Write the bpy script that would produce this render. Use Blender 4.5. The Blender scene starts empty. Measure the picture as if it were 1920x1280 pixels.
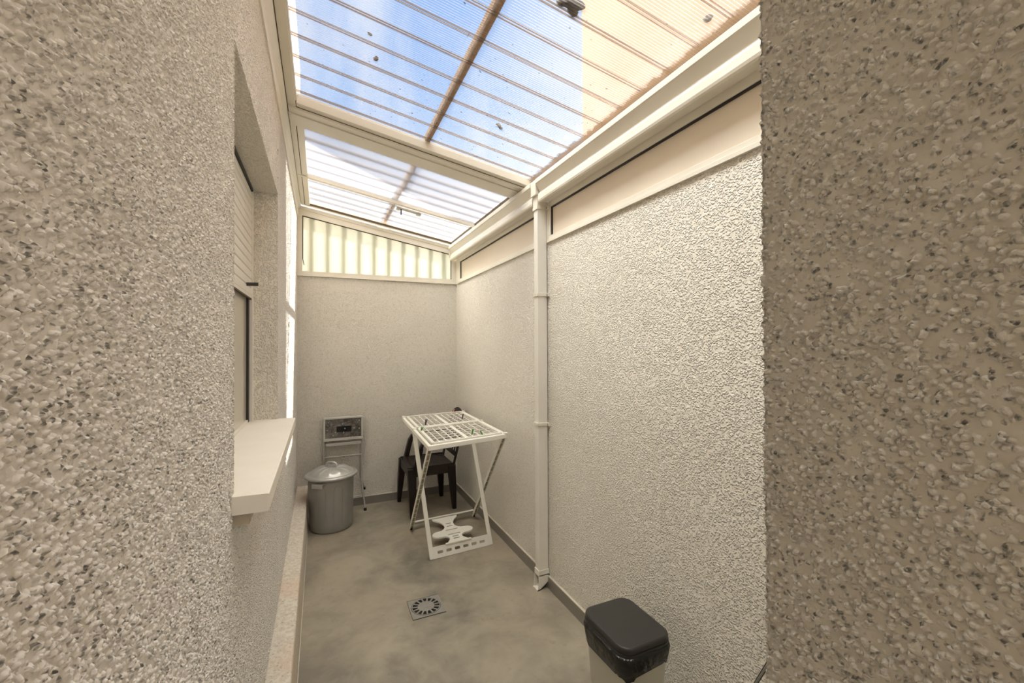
import bpy, bmesh, math, random
import numpy as np
from mathutils import Vector, Matrix
from mathutils.geometry import tessellate_polygon

random.seed(7)
scene = bpy.context.scene
COL = scene.collection
PI = math.pi

# ------------------------------------------------------------------ camera
CAM_H = 1.5
yaw, pitch, roll = math.radians(24.302), math.radians(0.524), math.radians(-0.253)
F = Vector((math.sin(yaw) * math.cos(pitch), math.cos(yaw) * math.cos(pitch), math.sin(pitch)))
R0 = Vector((math.cos(yaw), -math.sin(yaw), 0))
U0 = R0.cross(F)
Rv = R0 * math.cos(roll) + U0 * math.sin(roll)
Uv = -R0 * math.sin(roll) + U0 * math.cos(roll)
cd = bpy.data.cameras.new('camera')
cd.sensor_width = 36.0
cd.lens = 795.85 / 1920 * 36
cd.clip_start = 0.02
cd.clip_end = 500
cam = bpy.data.objects.new('camera', cd)
COL.objects.link(cam)
M = Matrix(((Rv.x, Uv.x, -F.x, 0), (Rv.y, Uv.y, -F.y, 0), (Rv.z, Uv.z, -F.z, CAM_H), (0, 0, 0, 1)))
cam.matrix_world = M
scene.camera = cam

# ------------------------------------------------------------------ colour management
vs = scene.view_settings
vs.view_transform = 'Standard'
vs.look = 'None'
vs.gamma = 1
vs.use_curve_mapping = False
vs.exposure = 0.79

# ------------------------------------------------------------------ world: blue sky, white haze low down, cloud streaks
world = bpy.data.worlds.new('sky')
scene.world = world
world.use_nodes = True
nt = world.node_tree
nt.nodes.clear()
def N(tree, typ, **kw):
    n = tree.nodes.new(typ)
    for k, v in kw.items():
        setattr(n, k, v)
    return n
tc = N(nt, 'ShaderNodeTexCoord')
nrm = N(nt, 'ShaderNodeVectorMath', operation='NORMALIZE')
nt.links.new(tc.outputs['Generated'], nrm.inputs[0])
sep = N(nt, 'ShaderNodeSeparateXYZ')
nt.links.new(nrm.outputs[0], sep.inputs[0])
ramp = N(nt, 'ShaderNodeValToRGB')
nt.links.new(sep.outputs['Z'], ramp.inputs[0])
cr = ramp.color_ramp
cr.elements[0].position = 0.0
cr.elements[0].color = (0.62, 0.60, 0.55, 1)
cr.elements[1].position = 1.0
cr.elements[1].color = (1.0, 0.98, 0.90, 1)
for p, c in ((0.26, (0.54, 0.56, 0.60)), (0.37, (0.36, 0.46, 0.62)), (0.46, (0.19, 0.33, 0.57)), (0.68, (0.155, 0.30, 0.56)), (0.82, (0.95, 0.93, 0.85))):
    e = cr.elements.new(p)
    e.color = (*c, 1)
mp = N(nt, 'ShaderNodeMapping')
mp.inputs['Rotation'].default_value = (0.0, 0.25, 0.0)
mp.inputs['Scale'].default_value = (7.0, 2.0, 1.6)
nt.links.new(nrm.outputs[0], mp.inputs[0])
noi = N(nt, 'ShaderNodeTexNoise')
noi.inputs['Scale'].default_value = 1.0
noi.inputs['Detail'].default_value = 4
noi.inputs['Roughness'].default_value = 0.5
nt.links.new(mp.outputs[0], noi.inputs['Vector'])
cm = N(nt, 'ShaderNodeMapRange')
cm.inputs['From Min'].default_value = 0.50
cm.inputs['From Max'].default_value = 0.72
cm.inputs['To Max'].default_value = 0.75
nt.links.new(noi.outputs['Fac'], cm.inputs['Value'])
mx = N(nt, 'ShaderNodeMix', data_type='RGBA')
hz = N(nt, 'ShaderNodeMapRange')          # haze next to the neighbouring building
hz.inputs['From Min'].default_value = 0.24
hz.inputs['From Max'].default_value = 0.50
hz.inputs['To Max'].default_value = 0.75
nt.links.new(sep.outputs['X'], hz.inputs['Value'])
hm = N(nt, 'ShaderNodeMath', operation='MAXIMUM')
nt.links.new(cm.outputs[0], hm.inputs[0])
nt.links.new(hz.outputs[0], hm.inputs[1])
nt.links.new(hm.outputs[0], mx.inputs[0])
nt.links.new(ramp.outputs[0], mx.inputs[6])
mx.inputs[7].default_value = (0.52, 0.55, 0.62, 1)
bg = N(nt, 'ShaderNodeBackground')
bg.inputs['Strength'].default_value = 1.0
nt.links.new(mx.outputs[2], bg.inputs['Color'])
# sky boosted out of view, left and overhead, added to light the walls
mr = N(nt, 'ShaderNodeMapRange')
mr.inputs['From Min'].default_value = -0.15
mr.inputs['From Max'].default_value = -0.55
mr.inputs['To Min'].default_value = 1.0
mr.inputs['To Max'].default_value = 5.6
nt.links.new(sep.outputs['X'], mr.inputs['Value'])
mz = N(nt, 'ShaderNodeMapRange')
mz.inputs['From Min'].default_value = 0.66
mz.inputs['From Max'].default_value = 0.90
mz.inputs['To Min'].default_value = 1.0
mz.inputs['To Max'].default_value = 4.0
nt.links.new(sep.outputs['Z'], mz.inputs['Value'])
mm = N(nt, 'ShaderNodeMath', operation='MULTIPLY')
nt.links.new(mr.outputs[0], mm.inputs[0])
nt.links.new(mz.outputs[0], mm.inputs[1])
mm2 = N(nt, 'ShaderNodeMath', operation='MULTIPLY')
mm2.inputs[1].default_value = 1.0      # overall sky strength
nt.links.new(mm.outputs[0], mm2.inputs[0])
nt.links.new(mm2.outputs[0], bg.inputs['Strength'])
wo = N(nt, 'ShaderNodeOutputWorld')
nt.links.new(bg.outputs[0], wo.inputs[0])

# ------------------------------------------------------------------ sun
sd = bpy.data.lights.new('sun', 'SUN')
sd.energy = 8.0
sd.angle = math.radians(0.6)
sd.color = (1.0, 0.95, 0.86)
sun = bpy.data.objects.new('sun', sd)
COL.objects.link(sun)
sun.location = (4, 2, 8)
sdir = Vector((0.592, 0.289, 0.752))
sun.rotation_euler = sdir.to_track_quat('Z', 'Y').to_euler()

# ------------------------------------------------------------------ material helpers
def lk(t, a, b):
    t.links.new(a, b)

def base_mat(name, col=(0.8, 0.8, 0.8), rough=0.5, metal=0.0, spec=0.5):
    m = bpy.data.materials.new(name)
    m.use_nodes = True
    b = m.node_tree.nodes['Principled BSDF']
    b.inputs['Base Color'].default_value = (*col, 1)
    b.inputs['Roughness'].default_value = rough
    b.inputs['Metallic'].default_value = metal
    b.inputs['Specular IOR Level'].default_value = spec
    return m

def noise(t, scale, detail=3, rough=0.5, vec=None):
    n = N(t, 'ShaderNodeTexNoise')
    n.inputs['Scale'].default_value = scale
    n.inputs['Detail'].default_value = detail
    n.inputs['Roughness'].default_value = rough
    if vec is None:
        c = N(t, 'ShaderNodeTexCoord')
        vec = c.outputs['Object']
    lk(t, vec, n.inputs['Vector'])
    return n

def mrange(t, src, a, b, c=0.0, d=1.0, smooth=False):
    n = N(t, 'ShaderNodeMapRange')
    if smooth:
        n.interpolation_type = 'SMOOTHSTEP'
    n.inputs['From Min'].default_value = a
    n.inputs['From Max'].default_value = b
    n.inputs['To Min'].default_value = c
    n.inputs['To Max'].default_value = d
    lk(t, src, n.inputs['Value'])
    return n.outputs[0]

def mixc(t, fac, a, b):
    n = N(t, 'ShaderNodeMix', data_type='RGBA')
    if isinstance(fac, (int, float)):
        n.inputs[0].default_value = fac
    else:
        lk(t, fac, n.inputs[0])
    for i, x in ((6, a), (7, b)):
        if isinstance(x, tuple):
            n.inputs[i].default_value = (*x, 1)
        else:
            lk(t, x, n.inputs[i])
    return n.outputs[2]

def mathn(t, op, a, b=None):
    n = N(t, 'ShaderNodeMath', operation=op)
    for i, x in enumerate((a, b)):
        if x is None:
            continue
        if isinstance(x, (int, float)):
            n.inputs[i].default_value = x
        else:
            lk(t, x, n.inputs[i])
    return n.outputs[0]

def noisy_mat(name, ca, cb, scale=8, rough=0.5, metal=0.0, bump=0.0, bscale=60, spec=0.5, lo=0.35, hi=0.65):
    m = base_mat(name, ca, rough, metal, spec)
    t = m.node_tree
    b = t.nodes['Principled BSDF']
    n = noise(t, scale, 4)
    lk(t, mixc(t, mrange(t, n.outputs['Fac'], lo, hi), ca, cb), b.inputs['Base Color'])
    if bump > 0:
        n2 = noise(t, bscale, 3)
        bp = N(t, 'ShaderNodeBump')
        bp.inputs['Distance'].default_value = bump
        bp.inputs['Strength'].default_value = 1
        lk(t, n2.outputs['Fac'], bp.inputs['Height'])
        lk(t, bp.outputs[0], b.inputs['Normal'])
    return m

def stucco(name, ca, cb, amp=0.0022, scale=95.0, displace=False, gsc=1.3, gst=0.22):
    """roughcast render: flattened blobs with pits between them"""
    m = base_mat(name, ca, 0.9, 0, 0.15)
    t = m.node_tree
    b = t.nodes['Principled BSDF']
    c = N(t, 'ShaderNodeTexCoord')
    nw = noise(t, scale * 0.5, 1, 0.5, c.outputs['Object'])
    wv_ = N(t, 'ShaderNodeVectorMath', operation='MULTIPLY_ADD')
    lk(t, nw.outputs['Color'], wv_.inputs[0])
    wv_.inputs[1].default_value = (0.9 / scale,) * 3
    lk(t, c.outputs['Object'], wv_.inputs[2])
    v = N(t, 'ShaderNodeTexVoronoi')
    v.feature = 'SMOOTH_F1'
    v.inputs['Scale'].default_value = scale
    v.inputs['Smoothness'].default_value = 0.25
    lk(t, wv_.outputs[0], v.inputs['Vector'])
    blob = mrange(t, v.outputs['Distance'], 0.22, 0.60, 1.0, 0.0, True)
    n1 = noise(t, scale * 0.42, 2, 0.5, c.outputs['Object'])
    pl = mrange(t, n1.outputs['Fac'], 0.58, 0.72, 0.0, 0.80, True)
    h = mathn(t, 'MAXIMUM', blob, pl)
    big = noise(t, 2.2, 3, 0.5, c.outputs['Object'])
    tone = mrange(t, big.outputs['Fac'], 0.35, 0.65)
    # coloured grains of the aggregate
    gr = noise(t, scale * gsc, 2, 0.6, c.outputs['Object'])
    gc = mrange(t, gr.outputs['Fac'], 0.30, 0.48, gst, 0.0)
    lk(t, mixc(t, gc, mixc(t, tone, ca, cb), tuple(x * 0.62 for x in ca)), b.inputs['Base Color'])
    if displace:
        d = N(t, 'ShaderNodeDisplacement')
        d.inputs['Midlevel'].default_value = 0.6
        d.inputs['Scale'].default_value = amp
        lk(t, h, d.inputs['Height'])
        lk(t, d.outputs[0], t.nodes['Material Output'].inputs['Displacement'])
        m.displacement_method = 'BOTH'
    else:
        bp = N(t, 'ShaderNodeBump')
        bp.inputs['Distance'].default_value = amp
        bp.inputs['Strength'].default_value = 1
        lk(t, h, bp.inputs['Height'])
        lk(t, bp.outputs[0], b.inputs['Normal'])
    return m

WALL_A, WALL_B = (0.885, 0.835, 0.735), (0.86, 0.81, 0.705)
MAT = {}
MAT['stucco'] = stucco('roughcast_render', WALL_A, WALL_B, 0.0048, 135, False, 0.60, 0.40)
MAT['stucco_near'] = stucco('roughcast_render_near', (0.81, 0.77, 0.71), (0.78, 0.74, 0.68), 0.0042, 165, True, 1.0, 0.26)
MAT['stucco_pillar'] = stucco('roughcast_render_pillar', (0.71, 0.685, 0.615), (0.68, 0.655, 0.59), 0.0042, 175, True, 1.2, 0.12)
MAT['plain'] = base_mat('plain_render', (0.75, 0.69, 0.59), 0.9)
MAT['alu'] = noisy_mat('cream_lacquered_aluminium', (0.80, 0.755, 0.65), (0.77, 0.72, 0.61), 6, 0.35)
MAT['alu_white'] = noisy_mat('white_lacquered_aluminium', (0.84, 0.80, 0.72), (0.80, 0.76, 0.68), 5, 0.35)
MAT['gasket'] = base_mat('black_rubber', (0.012, 0.010, 0.010), 0.5)
MAT['seam'] = base_mat('dark_seam', (0.10, 0.07, 0.045), 0.8)
MAT['plastic_white'] = base_mat('white_plastic', (0.86, 0.83, 0.74), 0.4)
MAT['rack_metal'] = noisy_mat('dull_rack_channel', (0.30, 0.27, 0.19), (0.38, 0.35, 0.26), 40, 0.5)
MAT['brown_plastic'] = noisy_mat('brown_plastic', (0.011, 0.0055, 0.0045), (0.016, 0.008, 0.006), 5, 0.38, spec=0.35)
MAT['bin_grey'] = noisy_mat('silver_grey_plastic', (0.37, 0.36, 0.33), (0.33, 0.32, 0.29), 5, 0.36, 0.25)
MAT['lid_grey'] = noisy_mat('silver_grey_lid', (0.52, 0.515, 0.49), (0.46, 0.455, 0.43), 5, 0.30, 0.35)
MAT['steel'] = base_mat('dull_steel', (0.42, 0.40, 0.36), 0.35, 0.7)
MAT['steel_light'] = base_mat('light_grey_metal', (0.50, 0.48, 0.43), 0.4, 0.4)
MAT['black_plastic'] = base_mat('black_plastic', (0.030, 0.028, 0.025), 0.42)
MAT['black_foot'] = base_mat('black_rubber_foot', (0.012, 0.011, 0.011), 0.5)
MAT['bag'] = noisy_mat('black_bin_bag', (0.005, 0.005, 0.005), (0.009, 0.009, 0.008), 10, 0.22, 0, 0.012, 22)
MAT['bin_body'] = noisy_mat('light_grey_plastic', (0.60, 0.58, 0.49), (0.57, 0.55, 0.46), 3, 0.35)
MAT['sill'] = noisy_mat('smooth_cream_stone', (0.84, 0.78, 0.69), (0.81, 0.75, 0.66), 9, 0.6)
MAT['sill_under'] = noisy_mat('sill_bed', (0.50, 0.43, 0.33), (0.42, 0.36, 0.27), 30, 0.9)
MAT['tile'] = noisy_mat('grey_skirting_tile', (0.25, 0.225, 0.195), (0.22, 0.20, 0.175), 7, 0.4)
MAT['grout'] = base_mat('pale_grout', (0.62, 0.56, 0.46), 0.9)
MAT['drain'] = noisy_mat('grey_drain_plastic', (0.27, 0.25, 0.22), (0.23, 0.215, 0.19), 30, 0.45)
MAT['hole'] = base_mat('flat_black', (0.006, 0.004, 0.003), 0.9)
MAT['green_pin'] = base_mat('green_plastic', (0.06, 0.30, 0.04), 0.4)
MAT['purple_pin'] = base_mat('purple_grey_plastic', (0.10, 0.07, 0.10), 0.4)
MAT['pink_pin'] = base_mat('pink_plastic', (0.80, 0.35, 0.30), 0.4)
MAT['peach'] = noisy_mat('peach_facade', (0.27, 0.158, 0.083), (0.245, 0.143, 0.076), 1.5, 0.9)
MAT['ground'] = base_mat('pale_ground', (0.60, 0.52, 0.42), 0.9)
MAT['slat_white'] = noisy_mat('white_shutter_slat', (0.80, 0.77, 0.70), (0.76, 0.73, 0.66), 4, 0.4)
MAT['pane_blind'] = noisy_mat('window_pane', (0.62, 0.58, 0.50), (0.58, 0.54, 0.46), 1.2, 0.12)
MAT['dirt'] = noisy_mat('brown_dirt', (0.30, 0.17, 0.085), (0.44, 0.28, 0.16), 60, 0.95)
MAT['leaf'] = noisy_mat('dead_leaf', (0.10, 0.08, 0.065), (0.22, 0.18, 0.15), 80, 0.95)

# floor: trowelled microcement
def floor_mat():
    m = base_mat('trowelled_cement', (0.3, 0.27, 0.22), 0.5, 0, 0.35)
    t = m.node_tree
    b = t.nodes['Principled BSDF']
    c = N(t, 'ShaderNodeTexCoord')
    n1 = noise(t, 2.6, 5, 0.55, c.outputs['Object'])
    n1.inputs['Distortion'].default_value = 0.6
    n2 = noise(t, 9.0, 5, 0.6, c.outputs['Object'])
    n2.inputs['Distortion'].default_value = 0.4
    n3 = noise(t, 1.1, 2, 0.5, c.outputs['Object'])
    a = mixc(t, mrange(t, n1.outputs['Fac'], 0.36, 0.64), (0.19, 0.168, 0.133), (0.35, 0.302, 0.228))
    a2 = mixc(t, mrange(t, n2.outputs['Fac'], 0.40, 0.75, 0.0, 0.42), a, (0.46, 0.40, 0.30))
    a3 = mixc(t, mrange(t, n3.outputs['Fac'], 0.45, 0.65, 0.0, 0.35), a2, (0.36, 0.29, 0.215))
    n4 = noise(t, 23.0, 3, 0.6, c.outputs['Object'])
    a4 = mixc(t, mrange(t, n4.outputs['Fac'], 0.60, 0.74, 0.0, 0.35), a3, (0.17, 0.15, 0.12))
    lk(t, a4, b.inputs['Base Color'])
    lk(t, mrange(t, n2.outputs['Fac'], 0.3, 0.7, 0.42, 0.6), b.inputs['Roughness'])
    bp = N(t, 'ShaderNodeBump')
    bp.inputs['Distance'].default_value = 0.0015
    lk(t, n2.outputs['Fac'], bp.inputs['Height'])
    lk(t, bp.outputs[0], b.inputs['Normal'])
    return m
MAT['floor'] = floor_mat()

# granite plinth: speckled
def granite_mat():
    m = base_mat('speckled_granite', (0.6, 0.55, 0.48), 0.7)
    t = m.node_tree
    b = t.nodes['Principled BSDF']
    c = N(t, 'ShaderNodeTexCoord')
    n1 = noise(t, 130, 2, 0.5, c.outputs['Object'])
    n2 = noise(t, 60, 2, 0.5, c.outputs['Object'])
    n3 = noise(t, 2.5, 2, 0.5, c.outputs['Object'])
    a = mixc(t, mrange(t, n2.outputs['Fac'], 0.4, 0.6), (0.70, 0.65, 0.55), (0.60, 0.52, 0.43))
    a = mixc(t, mrange(t, n3.outputs['Fac'], 0.52, 0.66, 0, 0.5), a, (0.66, 0.48, 0.34))
    a = mixc(t, mrange(t, n1.outputs['Fac'], 0.62, 0.70, 0, 0.75), a, (0.26, 0.24, 0.21))
    lk(t, a, b.inputs['Base Color'])
    return m
MAT['granite'] = granite_mat()

# polycarbonate sheets
def poly_mat(name, base_fac, line_fac, tint, milk, speck=True, period=0.0115, rough=0.0):
    m = bpy.data.materials.new(name)
    m.use_nodes = True
    t = m.node_tree
    t.nodes.clear()
    out = N(t, 'ShaderNodeOutputMaterial')
    c = N(t, 'ShaderNodeTexCoord')
    s = N(t, 'ShaderNodeSeparateXYZ')
    lk(t, c.outputs['Object'], s.inputs[0])
    tr = N(t, 'ShaderNodeBsdfTransparent')
    tr.inputs['Color'].default_value = (*tint, 1)
    tl = N(t, 'ShaderNodeBsdfTranslucent')
    tl.inputs['Color'].default_value = (*milk, 1)
    df = N(t, 'ShaderNodeBsdfDiffuse')
    df.inputs['Color'].default_value = (*milk, 1)
    m1 = N(t, 'ShaderNodeMixShader')
    m1.inputs[0].default_value = 0.3
    lk(t, tl.outputs[0], m1.inputs[1])
    lk(t, df.outputs[0], m1.inputs[2])
    w = mathn(t, 'SINE', mathn(t, 'MULTIPLY', s.outputs['Y'], 2 * PI / period))
    fac = mrange(t, w, 0.35, 0.8, base_fac, line_fac)
    n0 = noise(t, 3.0, 3, 0.5, c.outputs['Object'])
    fac = mathn(t, 'ADD', fac, mrange(t, n0.outputs['Fac'], 0.45, 0.75, 0.0, 0.10))
    m2 = N(t, 'ShaderNodeMixShader')
    lk(t, fac, m2.inputs[0])
    lk(t, tr.outputs[0], m2.inputs[1])
    lk(t, m1.outputs[0], m2.inputs[2])
    gl = N(t, 'ShaderNodeBsdfGlossy')
    gl.inputs['Roughness'].default_value = 0.08
    m3 = N(t, 'ShaderNodeMixShader')
    m3.inputs[0].default_value = 0.04
    lk(t, m2.outputs[0], m3.inputs[1])
    lk(t, gl.outputs[0], m3.inputs[2])
    last = m3
    if speck:
        n1 = noise(t, 55, 2, 0.5, c.outputs['Object'])
        n2 = noise(t, 1.6, 2, 0.5, c.outputs['Object'])
        th = mrange(t, n2.outputs['Fac'], 0.35, 0.65, 0.06, 0.0)
        sp = mrange(t, mathn(t, 'SUBTRACT', n1.outputs['Fac'], th), 0.70, 0.73, 0.0, 0.75)
        dd = N(t, 'ShaderNodeBsdfDiffuse')
        dd.inputs['Color'].default_value = (0.10, 0.08, 0.07, 1)
        # brown dirt gathered along the low edge by the gutter
        n3 = noise(t, 28, 4, 0.65, c.outputs['Object'])
        edge = mrange(t, mathn(t, 'ADD', s.outputs['X'], mathn(t, 'MULTIPLY', n3.outputs['Fac'], 0.06)), 1.255, 1.275, 0.0, 0.85)
        dirt = mathn(t, 'MAXIMUM', sp, edge)
        dcol = mixc(t, edge, (0.09, 0.075, 0.065), (0.38, 0.26, 0.15))
        lk(t, dcol, dd.inputs['Color'])
        m4 = N(t, 'ShaderNodeMixShader')
        lk(t, dirt, m4.inputs[0])
        lk(t, m3.outputs[0], m4.inputs[1])
        lk(t, dd.outputs[0], m4.inputs[2])
        last = m4
    lk(t, last.outputs[0], out.inputs['Surface'])
    return m
MAT['sheet'] = poly_mat('ribbed_polycarbonate', 0.07, 0.34, (0.96, 0.98, 1.0), (0.70, 0.67, 0.65))
MAT['sheet_milky'] = poly_mat('milky_polycarbonate', 0.55, 0.62, (0.98, 0.98, 1.0), (0.40, 0.395, 0.41), False)
MAT['sheet_back'] = poly_mat('clear_polycarbonate', 0.25, 0.33, (1, 1, 1), (0.38, 0.375, 0.36), False)
MAT['rib'] = poly_mat('polycarbonate_rib', 0.45, 0.52, (0.86, 0.78, 0.72), (0.34, 0.27, 0.23), False)
MAT['rib_pale'] = poly_mat('polycarbonate_rib_pale', 0.35, 0.45, (0.62, 0.62, 0.66), (0.45, 0.43, 0.44), False)
MAT['opal'] = poly_mat('opal_panel', 0.97, 0.97, (1, 1, 1), (0.70, 0.70, 0.63), False)
MAT['opal_bar'] = poly_mat('translucent_bar', 0.60, 0.60, (0.85, 0.85, 0.80), (0.6, 0.6, 0.52), False)
MAT['opal_peach'] = noisy_mat('beige_panel', (0.80, 0.70, 0.56), (0.76, 0.66, 0.53), 3, 0.45)

# ------------------------------------------------------------------ geometry helpers
ORG = {}
def link(o, parent=None):
    COL.objects.link(o)
    if parent is not None:
        o.parent = parent
    return o

class MB:
    def __init__(s):
        s.v = []; s.f = []; s.mi = []; s.sm = []
    def add(s, vs_, fs, mi=0, smooth=False):
        o = len(s.v)
        s.v += [tuple(p) for p in vs_]
        for f in fs:
            s.f.append(tuple(i + o for i in f)); s.mi.append(mi); s.sm.append(smooth)
        return s
    def box(s, a, b, mi=0):
        x0, y0, z0 = [min(p, q) for p, q in zip(a, b)]
        x1, y1, z1 = [max(p, q) for p, q in zip(a, b)]
        return s.add([(x0,y0,z0),(x1,y0,z0),(x1,y1,z0),(x0,y1,z0),(x0,y0,z1),(x1,y0,z1),(x1,y1,z1),(x0,y1,z1)],
                     [(0,3,2,1),(4,5,6,7),(0,1,5,4),(1,2,6,5),(2,3,7,6),(3,0,4,7)], mi)
    def bar(s, p, q, w, h, up=(0,0,1), mi=0, caps=True):
        """rectangular bar from p to q, w across, h along 'up'"""
        p = Vector(p); q = Vector(q)
        d = (q - p).normalized()
        upv = Vector(up)
        side = d.cross(upv)
        if side.length < 1e-5:
            side = d.cross(Vector((1, 0, 0)))
        side.normalize()
        u = side.cross(d).normalized()
        vv = []
        for c in (p, q):
            for a, b in ((-1,-1),(1,-1),(1,1),(-1,1)):
                vv.append(c + side * (a * w / 2) + u * (b * h / 2))
        return s.add(vv, [(3,2,1,0),(4,5,6,7),(0,1,5,4),(1,2,6,5),(2,3,7,6),(3,0,4,7)], mi)
    def tube(s, pts, r, n=10, mi=0, closed=False, caps=True):
        pts = [Vector(p) for p in pts]
        rr = r if isinstance(r, (list, tuple)) else [r] * len(pts)
        rings = []
        prev = None
        L = len(pts)
        for i, p in enumerate(pts):
            a = pts[i - 1] if (i > 0 or closed) else p
            b = pts[(i + 1) % L] if (i < L - 1 or closed) else p
            d = (b - a).normalized()
            if prev is None:
                ref = Vector((0, 0, 1)) if abs(d.z) < 0.9 else Vector((1, 0, 0))
                x = d.cross(ref).normalized()
            else:
                x = (prev - d * prev.dot(d)).normalized()
            prev = x
            y = d.cross(x)
            rings.append([p + (x * math.cos(t) + y * math.sin(t)) * rr[i] for t in [2 * PI * k / n for k in range(n)]])
        vv = [q for ring in rings for q in ring]
        fs = []
        m = L if closed else L - 1
        for i in range(m):
            j = (i + 1) % L
            for k in range(n):
                k2 = (k + 1) % n
                fs.append((i*n+k, i*n+k2, j*n+k2, j*n+k))
        s.add(vv, fs, mi, True)
        if caps and not closed:
            s.add(rings[0], [tuple(reversed(range(n)))], mi)
            s.add(rings[-1], [tuple(range(n))], mi)
        return s
    def lathe(s, prof, center=(0,0,0), n=48, mi=0, sy=1.0, smooth=True):
        cx, cy, cz = center
        vv = []
        for r, z in prof:
            for k in range(n):
                t = 2 * PI * k / n
                vv.append((cx + r * math.cos(t), cy + r * sy * math.sin(t), cz + z))
        fs = []
        for i in range(len(prof) - 1):
            for k in range(n):
                k2 = (k + 1) % n
                fs.append((i*n+k, i*n+k2, (i+1)*n+k2, (i+1)*n+k))
        return s.add(vv, fs, mi, smooth)
    def prism(s, poly, fn0, fn1, mi=0, holes=(), smooth=False):
        """polygon (list of 2D) with holes; fn0/fn1 map (a,b) to 3D on the two faces"""
        loops = [list(poly)] + [list(h) for h in holes]
        flat = [p for l in loops for p in l]
        tris = tessellate_polygon([[Vector((p[0], p[1], 0)) for p in l] for l in loops])
        n = len(flat)
        vv = [fn0(*p) for p in flat] + [fn1(*p) for p in flat]
        s.add(vv, [tuple(t) for t in tris], mi)
        s.add(vv, [tuple(i + n for i in reversed(t)) for t in tris], mi)
        o = 0
        fs = []
        for l in loops:
            for i in range(len(l)):
                j = (i + 1) % len(l)
                fs.append((o+i, o+j, o+j+n, o+i+n))
            o += len(l)
        s.add(vv, fs, mi, smooth)
        return s
    def grid(s, fn, nu, nv, mi=0, smooth=True):
        vv = [fn(i / nu, j / nv) for i in range(nu + 1) for j in range(nv + 1)]
        w = nv + 1
        fs = [(i*w+j, (i+1)*w+j, (i+1)*w+j+1, i*w+j+1) for i in range(nu) for j in range(nv)]
        return s.add(vv, fs, mi, smooth)
    def build(s, name, mats, parent=None, bevel=0.0, recalc=True, loc=None, weld=False, solid=0.0, subsurf=0):
        if not isinstance(mats, (list, tuple)):
            mats = [mats]
        org = Vector(loc) if loc is not None else (ORG[parent.name] if parent is not None else Vector((0, 0, 0)))
        me = bpy.data.meshes.new(name)
        me.from_pydata([tuple(Vector(p) - org) for p in s.v], [], s.f)
        for m in mats:
            me.materials.append(MAT[m])
        me.polygons.foreach_set('material_index', s.mi)
        me.polygons.foreach_set('use_smooth', s.sm)
        if recalc or weld:
            bm = bmesh.new(); bm.from_mesh(me)
            if weld:
                bmesh.ops.remove_doubles(bm, verts=bm.verts, dist=1e-5)
            if recalc:
                bmesh.ops.recalc_face_normals(bm, faces=bm.faces)
            bm.to_mesh(me); bm.free()
        me.update()
        o = bpy.data.objects.new(name, me)
        link(o, parent)
        if parent is None:
            o.location = org
        ORG[o.name] = org
        if solid:
            md = o.modifiers.new('solid', 'SOLIDIFY'); md.thickness = solid; md.offset = 0
        if bevel:
            md = o.modifiers.new('bevel', 'BEVEL'); md.width = bevel; md.segments = 2
            md.limit_method = 'ANGLE'; md.angle_limit = math.radians(40)
        if subsurf:
            md = o.modifiers.new('sub', 'SUBSURF'); md.levels = subsurf; md.render_levels = subsurf
        return o

def tag(o, label=None, cat=None, group=None, kind=None):
    if label: o['label'] = label
    if cat: o['category'] = cat
    if group: o['group'] = group
    if kind: o['kind'] = kind
    return o

def thing(name, loc, label=None, cat=None, group=None, kind=None):
    e = bpy.data.objects.new(name, None)
    e.location = loc
    e.empty_display_size = 0.1
    COL.objects.link(e)
    ORG[e.name] = Vector(loc)
    return tag(e, label, cat, group, kind)

def struct(o, label=None):
    return tag(o, label, None, None, 'structure')

def rrect(x0, y0, x1, y1, r, n=6):
    pts = []
    for cx, cy, a0 in ((x1-r, y0+r, -PI/2), (x1-r, y1-r, 0), (x0+r, y1-r, PI/2), (x0+r, y0+r, PI)):
        for k in range(n + 1):
            a = a0 + PI/2 * k / n
            pts.append((cx + r * math.cos(a), cy + r * math.sin(a)))
    return pts

# ------------------------------------------------------------------ room dimensions (metres)
XR, XL, YB = 1.293, -0.189, 4.266
ZT = 2.135                       # top of masonry on right and back
WY0, WY1, WZ0, WZ1 = 1.205, 2.352, 1.146, 2.243     # window opening in the left wall
XF = -0.292                      # plane of the window frame
def RZ(x):                       # underside plane of the roof frame
    return 2.7506 - 0.1708 * x

# ---------------- floor
fl = MB().box((XL - 0.3, -3.0, -0.10), (XR + 0.02, YB + 0.02, 0.0))
DX, DY, DS = 0.553, 2.442, 0.093
fo = fl.build('floor', 'floor')
struct(fo, 'trowelled grey-beige cement floor')
gm = MB().box((-12, -14, -0.35), (14, 20, -0.12)); g = gm.build('ground', 'ground'); struct(g, 'pale ground around the house')

# ---------------- left wall: fine grid near the camera, coarse beyond, window hole, reveals
def fine(mb, fn, du, dv, lu, lv):
    mb.grid(fn, max(1, int(lu / du)), max(1, int(lv / dv)), 0, True)
def wall_rect(mb, y0, y1, z0, z1, mi, step=None):
    n1 = 1 if step is None else max(1, int((y1 - y0) / step))
    n2 = 1 if step is None else max(1, int((z1 - z0) / step))
    mb.grid(lambda u, v: (XL, y0 + (y1 - y0) * u, z0 + (z1 - z0) * v), n1, n2, mi, True)
wl = MB()
wall_rect(wl, 0.14, 0.60, 0.45, 2.72, 0, 0.0021)
wall_rect(wl, 0.60, WY0, 0.45, 2.72, 0, 0.0034)
wall_rect(wl, -2.0, 0.14, 0.0, 2.72, 1, 0.5)
wall_rect(wl, 0.14, WY0, 0.0, 0.45, 0, 0.004)
wall_rect(wl, WY0, WY1, 0.0, WZ0, 0, 0.005)
wall_rect(wl, WY0, WY1, WZ1, 2.72, 0, 0.005)
wall_rect(wl, WY1, YB + 0.1, 0.0, 2.72, 0, 0.008)
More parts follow.
